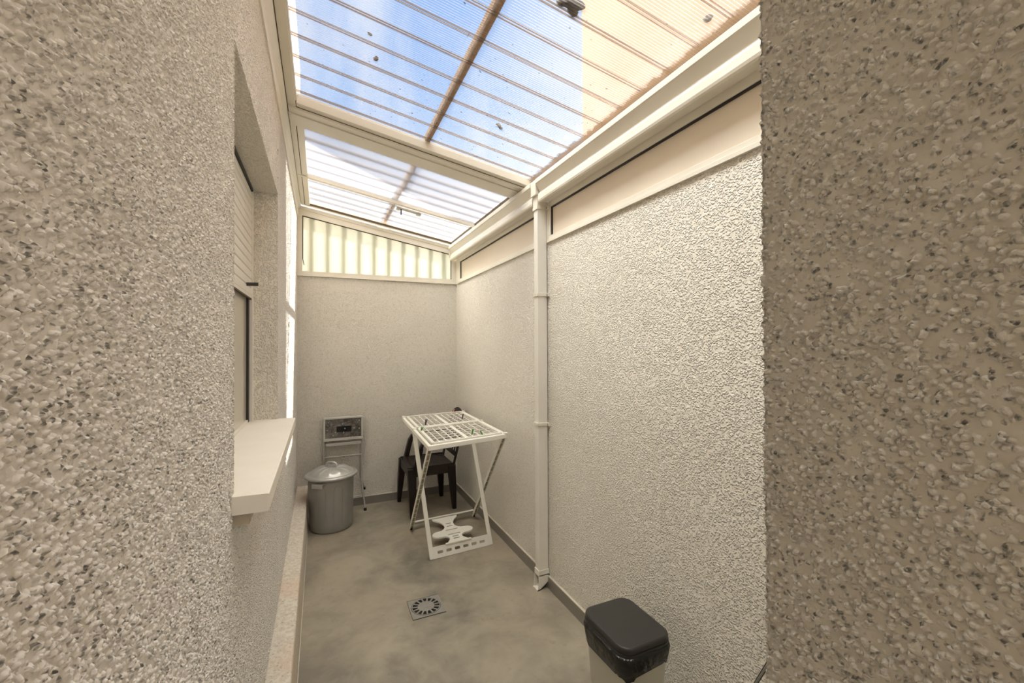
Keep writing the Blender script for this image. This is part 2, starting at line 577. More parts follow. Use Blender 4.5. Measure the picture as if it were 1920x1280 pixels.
# reveals
wl.add([(XL, WY0, WZ0), (XF - .1, WY0, WZ0), (XF - .1, WY0, WZ1), (XL, WY0, WZ1)], [(0, 1, 2, 3)], 1)
wl.add([(XL, WY1, WZ0), (XF - .1, WY1, WZ0), (XF - .1, WY1, WZ1), (XL, WY1, WZ1)], [(3, 2, 1, 0)], 1)
wl.add([(XL, WY0, WZ1), (XF - .1, WY0, WZ1), (XF - .1, WY1, WZ1), (XL, WY1, WZ1)], [(0, 1, 2, 3)], 1)
wl.add([(XL, WY0, WZ0), (XF - .1, WY0, WZ0), (XF - .1, WY1, WZ0), (XL, WY1, WZ0)], [(3, 2, 1, 0)], 1)
# outer shell of the house body behind the face
wl.box((-3.0, -2.0, 0.0), (XF - 0.12, YB + 0.1, 2.72), 2)
# the house wall going on upwards above the patio roof
wl.box((-3.0, -2.0, 2.72), (XL, YB + 0.6, 4.35), 2)
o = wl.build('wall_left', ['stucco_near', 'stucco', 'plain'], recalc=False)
struct(o, 'cream roughcast wall with the window, on the left')

# ---------------- right wall, back wall
wr = MB()
wr.grid(lambda u, v: (XR, YB - (YB - 0.30) * u, ZT * v), 1, 1, 0)
wr.add([(XR, .3, ZT), (XR, YB, ZT), (XR + .22, YB, ZT), (XR + .22, .3, ZT)], [(0, 1, 2, 3)], 1)
wr.box((XR + 0.005, 0.3, 0.0), (XR + 0.22, YB + 0.2, ZT - 0.002), 1)
o = wr.build('wall_right', ['stucco', 'plain'], recalc=False); struct(o, 'cream roughcast boundary wall on the right')
wb = MB()
wb.grid(lambda u, v: (XL - .05 + (XR + .05 - XL) * u, YB, ZT * v), 1, 1, 0)
wb.box((XL - .3, YB + 0.005, 0.0), (XR + .22, YB + 0.2, ZT - 0.002), 1)
o = wb.build('wall_back', ['stucco', 'plain'], recalc=False); struct(o, 'cream roughcast end wall of the patio')

# ---------------- pillar / jamb at the near right
XP_, YP = 0.45, 0.317
wp = MB()
wp.grid(lambda u, v: (XP_, YP - (YP + 0.12) * u, 0.95 + 1.12 * v), 210, 540, 0)
wp.grid(lambda u, v: (XP_ + 0.14 * (1 - u), YP, 0.95 + 1.12 * v), 60, 480, 0)
for z0, z1 in ((0, 0.95), (2.07, 2.72)):
    wp.grid(lambda u, v: (XP_, YP - (YP + 0.12) * u, z0 + (z1 - z0) * v), 1, 1, 1)
    wp.grid(lambda u, v: (XP_ + 0.14 * (1 - u), YP, z0 + (z1 - z0) * v), 1, 1, 1)
wp.grid(lambda u, v: (XR + .2 - (XR + .2 - XP_ - .14) * u, YP, 2.72 * v), 1, 1, 1)
wp.grid(lambda u, v: (XP_, -0.12 - 0.33 * u, 2.72 * v), 1, 1, 1)
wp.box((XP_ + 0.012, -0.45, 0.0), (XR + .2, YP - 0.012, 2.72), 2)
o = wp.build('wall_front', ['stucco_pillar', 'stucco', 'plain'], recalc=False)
struct(o, 'beige roughcast jamb of the doorway at the near right')

sb = MB().box((-0.185, -2.0, 2.72), (XR + .2, 0.12, 2.86))  # unseen slab, added to keep overhead light off the near walls
struct(sb.build('shade_slab', 'plain'), 'unseen slab added over and behind the camera to dim the near walls')

# ---------------- skirtings
def skirting(name, a, b, lab):
    mb = MB().box(a, b, 0)
    o = mb.build(name, ['tile'], bevel=0.0015)
    return struct(o, lab)
sk = MB().box((XR - 0.011, 0.32, 0), (XR + .002, YB - 0.0, 0.072), 0)
sk.box((XR - 0.0115, 0.32, 0.072), (XR + .002, YB, 0.0765), 1)
struct(sk.build('baseboard_right', ['tile', 'grout']), 'grey tile skirting along the right wall')
sk = MB().box((-0.07, YB - 0.011, 0), (XR - 0.0112, YB + .002, 0.072), 0)
sk.box((-0.07, YB - 0.0115, 0.072), (XR - 0.0112, YB + .002, 0.0765), 1)
struct(sk.build('baseboard_back', ['tile', 'grout']), 'grey tile skirting along the end wall')
# stone plinth along the left wall
pl = MB()
prof = [(XL - .01, 0), (-0.0955, 0), (-0.1005, 0.235), (-0.1045, 0.2417), (XL - .01, 0.2417)]
pl.prism(prof, lambda a, b: (a, -2.0, b), lambda a, b: (a, YB + .003, b), 0)
pl.box((-0.0945, -2.0, 0.0), (-0.0915, YB - .012, 0.012), 1)
struct(pl.build('baseboard_left', ['granite', 'grout']), 'speckled stone plinth along the left wall')

# ---------------- window 1 (left wall)
w1 = thing('window_1', (XF, (WY0 + WY1) / 2, WZ0), 'white window with half lowered roller shutter in the left wall', kind='structure')
fr = MB()
fr.box((XF - .012, WY1 - 0.034, WZ0), (XF + 0.002, WY1 + .0, WZ1 - 0.012))
fr.box((XF - .012, WY0, WZ0), (XF + 0.002, WY0 + 0.034, WZ1 - 0.012))
fr.box((XF - .05, WY0 + .034, WZ0), (XF - 0.012, WY1 - .034, WZ0 + 0.016))
fr.build('window_frame', 'alu_white', w1, bevel=0.001)
gs = MB()
gs.box((XF - .05, WY1 - 0.066, WZ0 + .002), (XF - 0.011, WY1 - 0.0345, WZ1 - .014))
gs.box((XF - .05, WY0 + .034, WZ1 - 0.014), (XF + 0.004, WY1 - .034, WZ1 + 0.001))
gs.build('black_gasket', 'gasket', w1)
MB().box((XF - .055, WY0 + .034, WZ0 + .012), (XF - 0.020, WY1 - .066, WZ1 - .014)).build('window_pane', 'pane_blind', w1)
sh = MB()
zs0, pitch = 1.737, 0.0385
k = 0
while zs0 + k * pitch < WZ1 - 0.02:
    za = zs0 + k * pitch; zb_ = min(za + pitch, WZ1 - 0.014)
    pr = [(XF - .010, za + .0012), (XF - .004, za + .0012), (XF - .0022, za + .005), (XF - .0015, (za + zb_) / 2), (XF - .0022, zb_ - .005), (XF - .004, zb_ - .0008), (XF - .010, zb_ - .0008)]
    sh.prism(pr, lambda a, b: (a, WY0 + .030, b), lambda a, b: (a, WY1 - .0335, b), 0)
    sh.box((XF - .0095, WY0 + .03, zb_ - .002), (XF - .0050, WY1 - .034, zb_ + .002), 1)
    k += 1
sh.box((XF - .010, WY0 + .03, zs0 - .012), (XF - .001, WY1 - .034, zs0), 0)
sh.box((XF - .0095, WY0 + .03, zs0 - .018), (XF - .002, WY1 - .034, zs0 - .012), 1)
shutter = sh.build('roller_shutter', ['slat_white', 'seam'], w1)
MB().tube([(XF - .005, 2.17, 1.773), (XF + 0.042, 2.17, 1.775)], 0.0078, 14).build('shutter_stop', 'black_plastic', shutter)
# sill
sl = MB()
sl.prism([(-0.114, WZ0 - .042), (-0.1125, WZ0 - .040), (-0.1125, WZ0 - .002), (-0.114, WZ0), (XF - .012, WZ0 + .004), (XF - .012, WZ0 - .042)],
         lambda a, b: (a, 1.178, b), lambda a, b: (a, 2.365, b))
so = sl.build('window_sill', 'sill', w1, bevel=0.0015)
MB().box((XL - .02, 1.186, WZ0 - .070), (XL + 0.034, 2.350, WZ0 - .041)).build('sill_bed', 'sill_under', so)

# ---------------- roof
OH = 0.028
def rz(x, off): return RZ(x) + off
def rbox(mb, x0, x1, y0, y1, o0, o1, mi=0):
    """box lying in the sloped roof: between offsets o0 and o1 above the roof plane"""
    vv = [(x0,y0,rz(x0,o0)),(x1,y0,rz(x1,o0)),(x1,y1,rz(x1,o0)),(x0,y1,rz(x0,o0)),
          (x0,y0,rz(x0,o1)),(x1,y0,rz(x1,o1)),(x1,y1,rz(x1,o1)),(x0,y1,rz(x0,o1))]
    return mb.add(vv, [(0,3,2,1),(4,5,6,7),(0,1,5,4),(1,2,6,5),(2,3,7,6),(3,0,4,7)], mi)
SO = 0.040
RY0 = 0.122
ce = MB()
ce.add([(-0.13, RY0, rz(-.13, SO)), (1.285, RY0, rz(1.285, SO)), (1.285, 2.50, rz(1.285, SO)), (-0.13, 2.50, rz(-.13, SO))], [(0, 1, 2, 3)], 0)
ribs = [2.425 - 0.1455 * i for i in range(16)]
for y in ribs:
    for d in (-0.007, 0.007):
        rbox(ce, -0.13, 1.285, y + d - 0.0016, y + d + 0.0016, SO + .0005, SO + 0.006, 1)
o = ce.build('ceiling', ['sheet', 'rib'], recalc=False)
struct(o, 'clear ribbed polycarbonate roof sheet over the patio')
# long batten above the sheets
pu = MB()
rbox(pu, 0.560, 0.590, RY0, 4.30, SO + 0.012, SO + 0.040)
struct(pu.build('trim_1', 'dirt'), 'brown batten lying along the top of the roof sheets')

# left wall plate and rail
lb = MB()
prof = [(XL - .004, 2.665), (XL + .006, 2.665), (XL + .010, 2.690), (XL + .010, 2.735), (-0.160, 2.765), (-0.160, 2.84), (XL - .004, 2.84)]
lb.prism(prof, lambda a, b: (a, RY0, b), lambda a, b: (a, YB, b), 0)
struct(lb.build('trim_2', 'alu'), 'cream aluminium wall plate under the roof on the left')
lr = MB()
rbox(lr, -0.157, -0.118, RY0, 2.545, 0.0, 0.06, 0)
rbox(lr, -0.120, -0.112, RY0, 2.47, 0.012, 0.05, 1)
struct(lr.build('trim_3', ['alu', 'alu_white'], bevel=0.0015), 'cream aluminium glazing rail on the left of the roof')
sm = MB(); rbox(sm, -0.162, -0.156, RY0, 2.60, 0.006, 0.05)
struct(sm.build('trim_4', 'seam'), 'dark joint along the left roof rail')
# crossbeam
cbm = MB()
rbox(cbm, -0.115, 1.262, 2.472, 2.512, 0.002, 0.055, 0)
rbox(cbm, -0.155, 1.262, 2.515, 2.565, -0.012, 0.05, 0)
rbox(cbm, -0.155, 1.268, 2.568, 2.640, -0.018, 0.05, 0)
rbox(cbm, -0.155, 1.262, 2.512, 2.570, 0.000, 0.045, 1)
rbox(cbm, -0.150, 1.262, 2.475, 2.700, 0.004, 0.045, 1)
struct(cbm.build('trim_5', ['alu', 'seam'], bevel=0.0012), 'cream aluminium crossbeam under the roof')

# skylight (window 2)
w2 = thing('window_2', (0.55, 3.45, rz(.55, 0)), 'openable roof light with milky panes at the far end', kind='structure')
sf = MB()
rbox(sf, -0.155, 1.275, 2.643, 2.712, -0.010, 0.035)       # near rail
rbox(sf, -0.155, 1.275, 4.222, 4.262, -0.004, 0.035)      # far rail
rbox(sf, -0.158, -0.128, 2.712, 4.222, -0.004, 0.035)     # outer left
rbox(sf, -0.124, -0.086, 2.712, 4.222, 0.000, 0.035)      # inner left
rbox(sf, 1.226, 1.258, 2.712, 4.222, 0.000, 0.035)
rbox(sf, 1.262, 1.282, 2.640, 4.222, -0.006, 0.035)
sfo = sf.build('frame', 'alu', w2, bevel=0.0012)
js = MB()
rbox(js, -0.128, -0.124, 2.712, 4.222, 0.004, 0.03)
rbox(js, 1.258, 1.262, 2.640, 4.222, 0.002, 0.03)
rbox(js, -0.086, 1.226, 4.2195, 4.2225, 0.001, 0.02)
rbox(js, 1.2235, 1.2265, 2.712, 4.222, 0.001, 0.02)
js.build('dark_joint', 'seam', w2)
pn = MB()
pn.add([(-0.09, 2.70, rz(-.09, .020)), (1.23, 2.70, rz(1.23, .020)), (1.23, 3.51, rz(1.23, .020)), (-0.09, 3.51, rz(-.09, .020))], [(0, 1, 2, 3)])
pn.build('milky_pane', 'sheet_milky', w2, recalc=False)
pn = MB()
pn.add([(-0.09, 3.51, rz(-.09, .020)), (1.23, 3.51, rz(1.23, .020)), (1.23, 4.23, rz(1.23, .020)), (-0.09, 4.23, rz(-.09, .020))], [(0, 1, 2, 3)])
pn.build('clear_pane', 'sheet_back', w2, recalc=False)
rb = MB()
y = 2.425 + 0.1455 * 2.4
while y < 4.2:
    for d in (-0.009, 0.009):
        rbox(rb, -0.09, 1.23, y + d - 0.004, y + d + 0.004, 0.026, 0.034)
    y += 0.1455
rb.build('pane_rib', 'rib_pale', w2)
cb2 = MB(); rbox(cb2, -0.150, 1.272, 3.492, 3.520, -0.008, 0.018)
cbo = cb2.build('crossbar', 'alu', w2, bevel=0.001)
# latch
la = MB()
rbox(la, 0.575, 0.762, 3.545, 3.572, -0.022, -0.006)
rbox(la, 0.570, 0.600, 3.535, 3.582, -0.028, -0.010)
rbox(la, 0.732, 0.768, 3.535, 3.582, -0.028, -0.010)
lo = la.build('latch', 'steel', w2, bevel=0.002)
MB().tube([(0.607, 3.555, rz(.607, -.020)), (0.607, 3.555, rz(.607, -.066))], 0.005, 10).build('latch_pin', 'black_plastic', lo)
hd = MB()
hp = [(0.490, 4.236, rz(.49, -.003)), (0.492, 4.215, rz(.492, -.022)), (0.505, 4.208, rz(.505, -.030)), (0.600, 4.208, rz(.600, -.030)), (0.613, 4.215, rz(.613, -.022)), (0.615, 4.236, rz(.615, -.003))]
hd.tube(hp, 0.006, 10)
hd.build('handle', 'plastic_white', w2)

# ---------------- back panel (window 3): trapezoid opal panel in a frame
w3 = thing('window_3', (0.55, YB, ZT), 'opal white trapezoid panel above the end wall', kind='structure')
bf = MB()
def ztop(x): return RZ(x) - 0.012
outer = [(XL, ZT), (XR, ZT), (XR, ztop(XR)), (XL, ztop(XL))]
def pz(x): return 2.682 - (2.682 - 2.445) / (1.386) * (x + 0.148)
inner = [(-0.148, 2.180), (1.238, 2.186), (1.238, pz(1.238)), (-0.148, pz(-0.148))]
bf.prism(outer, lambda a, b: (a, YB - 0.008, b), lambda a, b: (a, YB + 0.045, b), 0, holes=[inner])
bf.prism([(XL, ZT), (XR, ZT), (XR, ZT + .012), (XL, ZT + .010)], lambda a, b: (a, YB - 0.016, b), lambda a, b: (a, YB, b), 0)
bf.prism([(XL, pz(XL) + .052), (XR, pz(XR) + .052), (XR, pz(XR) + .060), (XL, pz(XL) + .060)], lambda a, b: (a, YB - 0.016, b), lambda a, b: (a, YB, b), 0)
bf.build('window_frame', 'alu', w3)
bp_ = MB()
bp_.prism([(-0.15, 2.178), (1.24, 2.184), (1.24, pz(1.24) + .002), (-0.15, pz(-0.15) + .002)], lambda a, b: (a, YB + 0.012, b), lambda a, b: (a, YB + 0.0125, b), 0)
bp_.build('opal_pane', 'opal', w3)
gk = MB()
gk.bar((-0.148, YB + .002, pz(-.148) - .003), (1.238, YB + .002, pz(1.238) - .003), 0.012, 0.006)
gk.bar((-0.145, YB + .002, 2.29), (-0.145, YB + .002, pz(-.148)), 0.008, 0.012, up=(0, 1, 0))
gk.bar((-0.145, YB + .002, 2.291), (-0.134, YB + .002, 2.235), 0.006, 0.012, up=(0, 1, 0))
gk.bar((1.235, YB + .002, 2.186), (1.235, YB + .002, pz(1.238)), 0.005, 0.012, up=(0, 1, 0))
gk.build('black_gasket', 'gasket', w3)
# outside: upright bars of the panel and the eave strip above them (their shadows fall on the opal pane)
fb = MB()
for i in range(-1, 10):
    x = -0.02 + i * 0.137
    fb.box((x + .064, YB + 0.019, ZT), (x + .107, YB + 0.022, pz(x) + 0.02))
fb.build('outer_bar', 'opal_bar', w3)
ev = MB()
ev.prism([(XL, pz(XL) + .018), (XR, pz(XR) + .018), (XR, pz(XR) + .035), (XL, pz(XL) + .035)], lambda a, b: (a, YB + 0.012, b), lambda a, b: (a, YB + 0.060, b))
ev.build('eave_strip', 'alu', w3)

# ---------------- right wall panels
def side_panel(idx, y0, y1, lab):
    w = thing('window_%d' % idx, (XR, (y0 + y1) / 2, ZT), lab, kind='structure')
    m = MB()
    m.box((XR - 0.012, y0 - .03, ZT), (XR + 0.05, y1 + .03, 2.152))
    m.box((XR - 0.004, y0 - .03, 2.155), (XR + 0.05, y1 + .03, 2.176))
    m.box((XR - 0.004, y0 - .03, 2.352), (XR + 0.05, y1 + .03, 2.388))
    m.box((XR - 0.004, y0 - .03, 2.176), (XR + 0.05, y0, 2.352))
    m.box((XR - 0.004, y1, 2.176), (XR + 0.05, y1 + .03, 2.352))
    m.build('window_frame', 'alu', w, bevel=0.001)
    g_ = MB()
    g_.box((XR + .001, y0, 2.345), (XR + .012, y1, 2.3525))
    g_.box((XR + .001, y1 - .007, 2.176), (XR + .012, y1, 2.346))
    g_.build('black_gasket', 'gasket', w)
    MB().box((XR + .010, y0, 2.174), (XR + 0.0105, y1, 2.35)).build('opal_pane', 'opal_peach', w)
side_panel(4, 0.34, 2.274, 'long beige side panel above the right wall, nearer one')
side_panel(5, 2.44, 4.13, 'beige side panel above the right wall, farther one beyond the downpipe')
cp = MB(); cp.box((XR - .006, 4.16, ZT), (XR + .05, YB + .045, 2.388)); cp.box((XR - .006, 2.30, ZT), (XR + .05, 2.415, 2.388))
struct(cp.build('trim_6', 'alu', bevel=.001), 'cream corner post above the right wall')

# gutter beam along the right
gt = thing('gutter', (1.24, 2.2, 2.4), 'cream aluminium gutter running along the top of the right wall', 'gutter')
gp = [(1.300, 2.545), (1.238, 2.545), (1.236, 2.523), (1.229, 2.520), (1.203, 2.518), (1.199, 2.513), (1.199, 2.490), (1.204, 2.486),
      (1.214, 2.468), (1.224, 2.452), (1.230, 2.442), (1.228, 2.436), (1.221, 2.430), (1.218, 2.420), (1.217, 2.390), (1.220, 2.380), (1.228, 2.375), (1.262, 2.383), (1.288, 2.390), (1.300, 2.392)]
for ya, yz in ((0.30, 2.300), (2.378, 4.235)):
    gb = MB(); gb.prism(gp, lambda a, b: (a, ya, b), lambda a, b: (a, yz, b), 0)
    gb.build('gutter_channel', 'alu', gt)
gb = MB(); gb.prism([(1.300, 2.545), (1.238, 2.545), (1.236, 2.523), (1.229, 2.520), (1.300, 2.520)], lambda a, b: (a, 2.300, b), lambda a, b: (a, 2.378, b), 0)
gb.build('gutter_bridge', 'alu', gt)
gb = MB(); rbox(gb, 1.2375, 1.246, 0.30, 4.22, -0.010, -0.002)
gb.build('dark_joint', 'seam', gt)
ge = MB(); ge.tube([(1.212, 4.240, 2.508), (1.216, 4.242, 2.460), (1.224, 4.244, 2.410), (1.258, 4.244, 2.385)], [0.010, 0.012, 0.012, 0.009], 12)
ge.build('end_cap', 'alu', gt)

# ---------------- downpipe
dp = thing('rainwater_downpipe', (1.255, 2.35, 0), 'cream square rainwater downpipe fixed upright on the right wall', 'pipe')
px0, px1, py0, py1 = 1.222, 1.286, 2.316, 2.366
MB().box((px0, py0, 0.105), (px1, py1, 2.40)).build('pipe', 'alu_white', dp, bevel=0.002)
hb = MB(); hb.box((px0 - .018, py0 - .010, 2.425), (px1 + .002, py1 + .006, 2.512)); hb.box((px0 - .004, py0 - .006, 2.360), (px1 + .004, py1 + .004, 2.425)); hb.build('outlet_head', 'alu', dp, bevel=0.003)
for z in (2.350, 1.812, 1.012):
    br = MB()
    br.box((px0 - .006, py0 - .006, z - .010), (px1 + .006, py1 + .004, z + .010))
    br.box((px1 - .006, py0 - .024, z - .011), (px1 + .006, py0, z + .011))
    bo = br.build('pipe_bracket', 'alu', dp, bevel=0.0015)
    MB().tube([(px1 - .004, py0 - .015, z), (px1 - .010, py0 - .015, z)], 0.0042, 10).build('screw', 'steel', bo)
# shoe with its outlet turned into the room
so_ = MB()
x0, x1, y0, y1 = px0 - .004, px1 + .004, py0 - .004, py1 + .004
th = 0.003
so_.box((x0, y0, 0.085), (x1, y1, 0.118))
so_.prism([(x0 - .006, 0.0), (x0 + .012, 0.0), (x1, 0.045), (x1, 0.09), (x0, 0.09), (x0 - .001, 0.055)], lambda a, b: (a, y0, b), lambda a, b: (a, y0 + th, b))
so_.prism([(x0 - .006, 0.0), (x0 + .012, 0.0), (x1, 0.045), (x1, 0.09), (x0, 0.09), (x0 - .001, 0.055)], lambda a, b: (a, y1 - th, b), lambda a, b: (a, y1, b))
so_.prism([(x0 - .012, 0.0), (x0 + .012, 0.0), (x1, 0.045), (x1, 0.05), (x0 + .010, 0.006), (x0 - .012, 0.006)], lambda a, b: (a, y0, b), lambda a, b: (a, y1, b))
so_.box((x1 - th, y0, 0.045), (x1, y1, 0.09))
sho = so_.build('pipe_shoe', 'alu_white', dp)
MB().box((px0 + .03, py0 + .002, 0.04), (px1 - .002, py1 - .002, 0.09)).build('dark_inside', 'seam', sho)

# ---------------- floor drain
dr = thing('floor_drain', (DX, DY, 0), 'square grey floor drain with a round slotted grate, set in the cement floor', 'drain')
MB().box((DX - DS, DY - DS, 0.0005), (DX + DS, DY + DS, 0.002)).build('recess_shade', 'hole', dr)  # flat black plate standing in for shade under the grate and far edge
def circ(cx, cy, r, n=48, a0=0): return [(cx + r * math.cos(a0 + 2 * PI * k / n), cy + r * math.sin(a0 + 2 * PI * k / n)) for k in range(n)]
dm = MB()
sq = [(DX - DS + .001, DY - DS + .0005), (DX + DS - .001, DY - DS + .0005), (DX + DS - .001, DY + DS - .007), (DX - DS + .001, DY + DS - .007)]
dm.prism(sq, lambda a, b: (a, b, .0022), lambda a, b: (a, b, .0045), 0, holes=[circ(DX, DY, 0.084)])
dm.build('drain_frame', 'drain', dr)
slots = []
NS = 15
for i in range(NS):
    a0 = 2 * PI * (i + 0.13) / NS; a1 = 2 * PI * (i + 0.87) / NS
    sl_ = [(DX + 0.0765 * math.cos(a0 + (a1 - a0) * k / 4), DY + 0.0765 * math.sin(a0 + (a1 - a0) * k / 4)) for k in range(5)]
    b0 = a0 + (a1 - a0) * 0.12; b1 = a1 - (a1 - a0) * 0.12
    sl_ += [(DX + 0.047 * math.cos(b1 + (b0 - b1) * k / 3), DY + 0.047 * math.sin(b1 + (b0 - b1) * k / 3)) for k in range(4)]
    slots.append(sl_)
dm = MB()
dm.prism(circ(DX, DY, 0.0815, 64), lambda a, b: (a, b, .0022), lambda a, b: (a, b, .0058), 0, holes=slots)
dm.build('grate', 'drain', dr)

# ---------------- grey dustbin
BX, BY = 0.084, 3.862
db = thing('dustbin', (BX, BY, 0), 'round silver-grey plastic dustbin with a lid in the far left corner', 'dustbin')
bd = MB()
bd.lathe([(0.001, 0.0), (0.150, 0.0), (0.160, 0.004), (0.165, 0.012), (0.1665, 0.06), (0.176, 0.405), (0.177, 0.425), (0.186, 0.428), (0.188, 0.436), (0.183, 0.442), (0.172, 0.442), (0.170, 0.43), (0.16, 0.02)], (BX, BY, 0), 64)
# raised arched panels on the body
for a in (-2.05, -1.28, -0.55, 0.3, 1.2, 2.1, 3.0):
    half = 0.20
    path = []
    rr = lambda z: 0.1672 + (z - .06) * 0.0275
    for z in [0.06, 0.15, 0.25, 0.34]:
        path.append((a - half, z))
    for k in range(1, 8):
        t = PI - PI * k / 8
        path.append((a + half * math.cos(t), 0.34 + 0.038 * math.sin(t)))
    for z in [0.34, 0.25, 0.15, 0.06]:
        path.append((a + half, z))
    bd.tube([(BX + rr(z) * math.cos(t), BY + rr(z) * math.sin(t), z) for t, z in path], 0.0022, 6)
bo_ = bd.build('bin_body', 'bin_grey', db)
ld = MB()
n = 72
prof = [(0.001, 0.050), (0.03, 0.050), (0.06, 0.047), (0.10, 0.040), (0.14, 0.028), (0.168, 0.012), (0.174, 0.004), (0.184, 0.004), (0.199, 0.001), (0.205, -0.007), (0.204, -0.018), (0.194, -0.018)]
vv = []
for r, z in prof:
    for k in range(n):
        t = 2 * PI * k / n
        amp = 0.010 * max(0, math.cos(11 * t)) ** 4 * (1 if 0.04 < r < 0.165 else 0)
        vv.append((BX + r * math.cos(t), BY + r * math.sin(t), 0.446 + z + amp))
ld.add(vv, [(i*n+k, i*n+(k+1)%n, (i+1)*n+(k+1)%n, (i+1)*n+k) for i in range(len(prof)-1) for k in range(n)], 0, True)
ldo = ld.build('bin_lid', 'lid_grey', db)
lh = MB()
hp = []
for k in range(9):
    t = -1 + 2 * k / 8
    hp.append((BX + t * 0.055 * 0.86, BY + t * 0.055 * -0.5, 0.490 + 0.042 * (1 - t ** 4) + (0.0 if abs(t) < .9 else -.006)))
lh.tube(hp, [0.010, 0.010, 0.009, 0.009, 0.009, 0.009, 0.009, 0.010, 0.010], 10)
lh.build('lid_handle', 'lid_grey', ldo)
for a in (-2.12, 1.02):
    c, s_ = math.cos(a), math.sin(a)
    hm = MB()
    tx, ty = -s_, c
    def hpnt(rad, tan, z): return (BX + c * rad + tx * tan, BY + s_ * rad + ty * tan, z)
    vv = []
    for tan in (-0.045, 0.045):
        for rad, z in ((0.172, 0.412), (0.208, 0.410), (0.208, 0.378), (0.203, 0.378), (0.203, 0.403), (0.172, 0.405)):
            vv.append(hpnt(rad, tan, z))
    hm.add(vv, [(0,1,2,3,4,5), (11,10,9,8,7,6)] + [(i, (i+1) % 6, (i+1) % 6 + 6, i + 6) for i in range(6)])
    hm.build('side_handle', 'lid_grey', db, bevel=0.001)

# ---------------- folded step stool leaning on the end wall
st = thing('folding_step_stool', (0.2, 4.18, 0), 'folded grey metal step stool with a stained dark panel, leaning on the end wall', 'step stool')
yt, yb = 4.232, 4.155        # top leans on the wall
def sy(z): return yb + (yt - yb) * (z / 0.85)
rl = MB()
rl.tube([(0.030, sy(.84), 0.842), (0.028, sy(.45), 0.45), (0.020, sy(0.02), 0.02)], 0.0085, 12)
rl.tube([(0.358, sy(.84), 0.842), (0.352, sy(.45), 0.45), (0.348, sy(.25), 0.25), (0.372, 4.105, 0.015)], 0.0085, 12)
rl.tube([(0.030, sy(.84), 0.842), (0.358, sy(.84), 0.842)], 0.0085, 12)
rl.build('front_frame', 'steel_light', st)
rl = MB()
rl.tube([(0.345, sy(.64) + .015, 0.64), (0.338, 4.20, 0.30), (0.376, 4.242, 0.165)], 0.0075, 12)
rl.build('rear_leg', 'steel_light', st)
rl = MB()
rl.tube([(0.045, sy(.64) + .015, 0.64), (0.048, 4.205, 0.17)], 0.0075, 12)
rl.build('rear_leg', 'steel_light', st)
for z, xa, xb, yy in ((0.492, 0.028, 0.352, None), (0.118, 0.03, 0.352, None)):
    MB().tube([(xa, sy(z), z), (xb, sy(z), z)], 0.006, 10).build('crossbar', 'steel_light', st)
def stained():
    m = base_mat('stained_dark_metal', (0.05, 0.04, 0.03), 0.25, 0.3)
    t = m.node_tree; b = t.nodes['Principled BSDF']
    n1 = noise(t, 28, 4, 0.6); n2 = noise(t, 90, 2, 0.5)
    a = mixc(t, mrange(t, n1.outputs['Fac'], 0.40, 0.62), (0.045, 0.038, 0.030), (0.15, 0.13, 0.105))
    a = mixc(t, mrange(t, n2.outputs['Fac'], 0.68, 0.72), a, (0.55, 0.52, 0.46))
    lk(t, a, b.inputs['Base Color'])
    return m
MAT['stained'] = stained()
pf = MB()
def pan(mb, x0, x1, z0, z1, f0, f1, mi=0):
    vv = [(x, sy(z) - f, z) for f in (f0, f1) for x, z in ((x0, z0), (x1, z0), (x1, z1), (x0, z1))]
    mb.add(vv, [(3,2,1,0), (4,5,6,7), (0,1,5,4), (1,2,6,5), (2,3,7,6), (3,0,4,7)], mi)
for r in ((0.024, 0.364, 0.832, 0.846), (0.024, 0.364, 0.638, 0.662), (0.024, 0.040, 0.662, 0.832), (0.348, 0.364, 0.662, 0.832)):
    pan(pf, *r, 0.006, 0.026)
pfo = pf.build('panel_frame', 'steel_light', st, bevel=0.002)
pm = MB(); pan(pm, 0.040, 0.348, 0.662, 0.832, 0.010, 0.018); pmo = pm.build('stained_panel', 'stained', st)
pm = MB(); pan(pm, 0.135, 0.262, 0.712, 0.765, 0.0182, 0.0205); pm.build('recess_plate', 'hole', pmo)
for x, z in ((0.185, 0.785), (0.055, 0.735), (0.125, 0.708), (0.195, 0.708), (0.285, 0.740), (0.330, 0.808), (0.330, 0.735), (0.205, 0.742)):
    mbx = MB(); mbx.lathe([(0.0001, 0.004), (0.004, 0.003), (0.006, 0.0)], (0, 0, 0), 10)
    mbx.v = [(x + a, sy(z) - 0.0205 - c_, z + b_) for a, b_, c_ in mbx.v]
    mbx.build('rivet', 'steel', pmo)
tr_ = MB()
tr_.prism(rrect(0.044, 0.596, 0.346, 0.622, 0.012, 4), lambda a, b: (a, sy(b) - 0.004, b), lambda a, b: (a, sy(b) - .034, b), 0)
tr_.build('tray_edge', 'steel', st, bevel=0.002)
for p in ((0.373, 4.102, 0.0), (0.018, sy(0), 0.0)):
    mbx = MB(); mbx.lathe([(0.0001, 0), (0.012, 0), (0.013, 0.006), (0.011, 0.024), (0.0001, 0.025)], p, 14); mbx.build('rubber_foot', 'black_foot', st)
mbx = MB(); mbx.tube([(0.374, 4.240, 0.172), (0.382, 4.249, 0.150)], 0.011, 12); mbx.build('rubber_foot', 'black_foot', st)
ca = MB()
ca.tube([(0.024, 4.215, 0.67), (0.002, 4.21, 0.58), (0.008, 4.20, 0.52), (0.028, 4.19, 0.45)], 0.0014, 6)
ca.build('stay_wire', 'steel', st)
ca = MB()
ca.tube([(0.362, 4.215, 0.68), (0.384, 4.21, 0.60), (0.378, 4.20, 0.52), (0.358, 4.19, 0.46)], 0.0014, 6)
ca.build('stay_wire', 'steel', st)

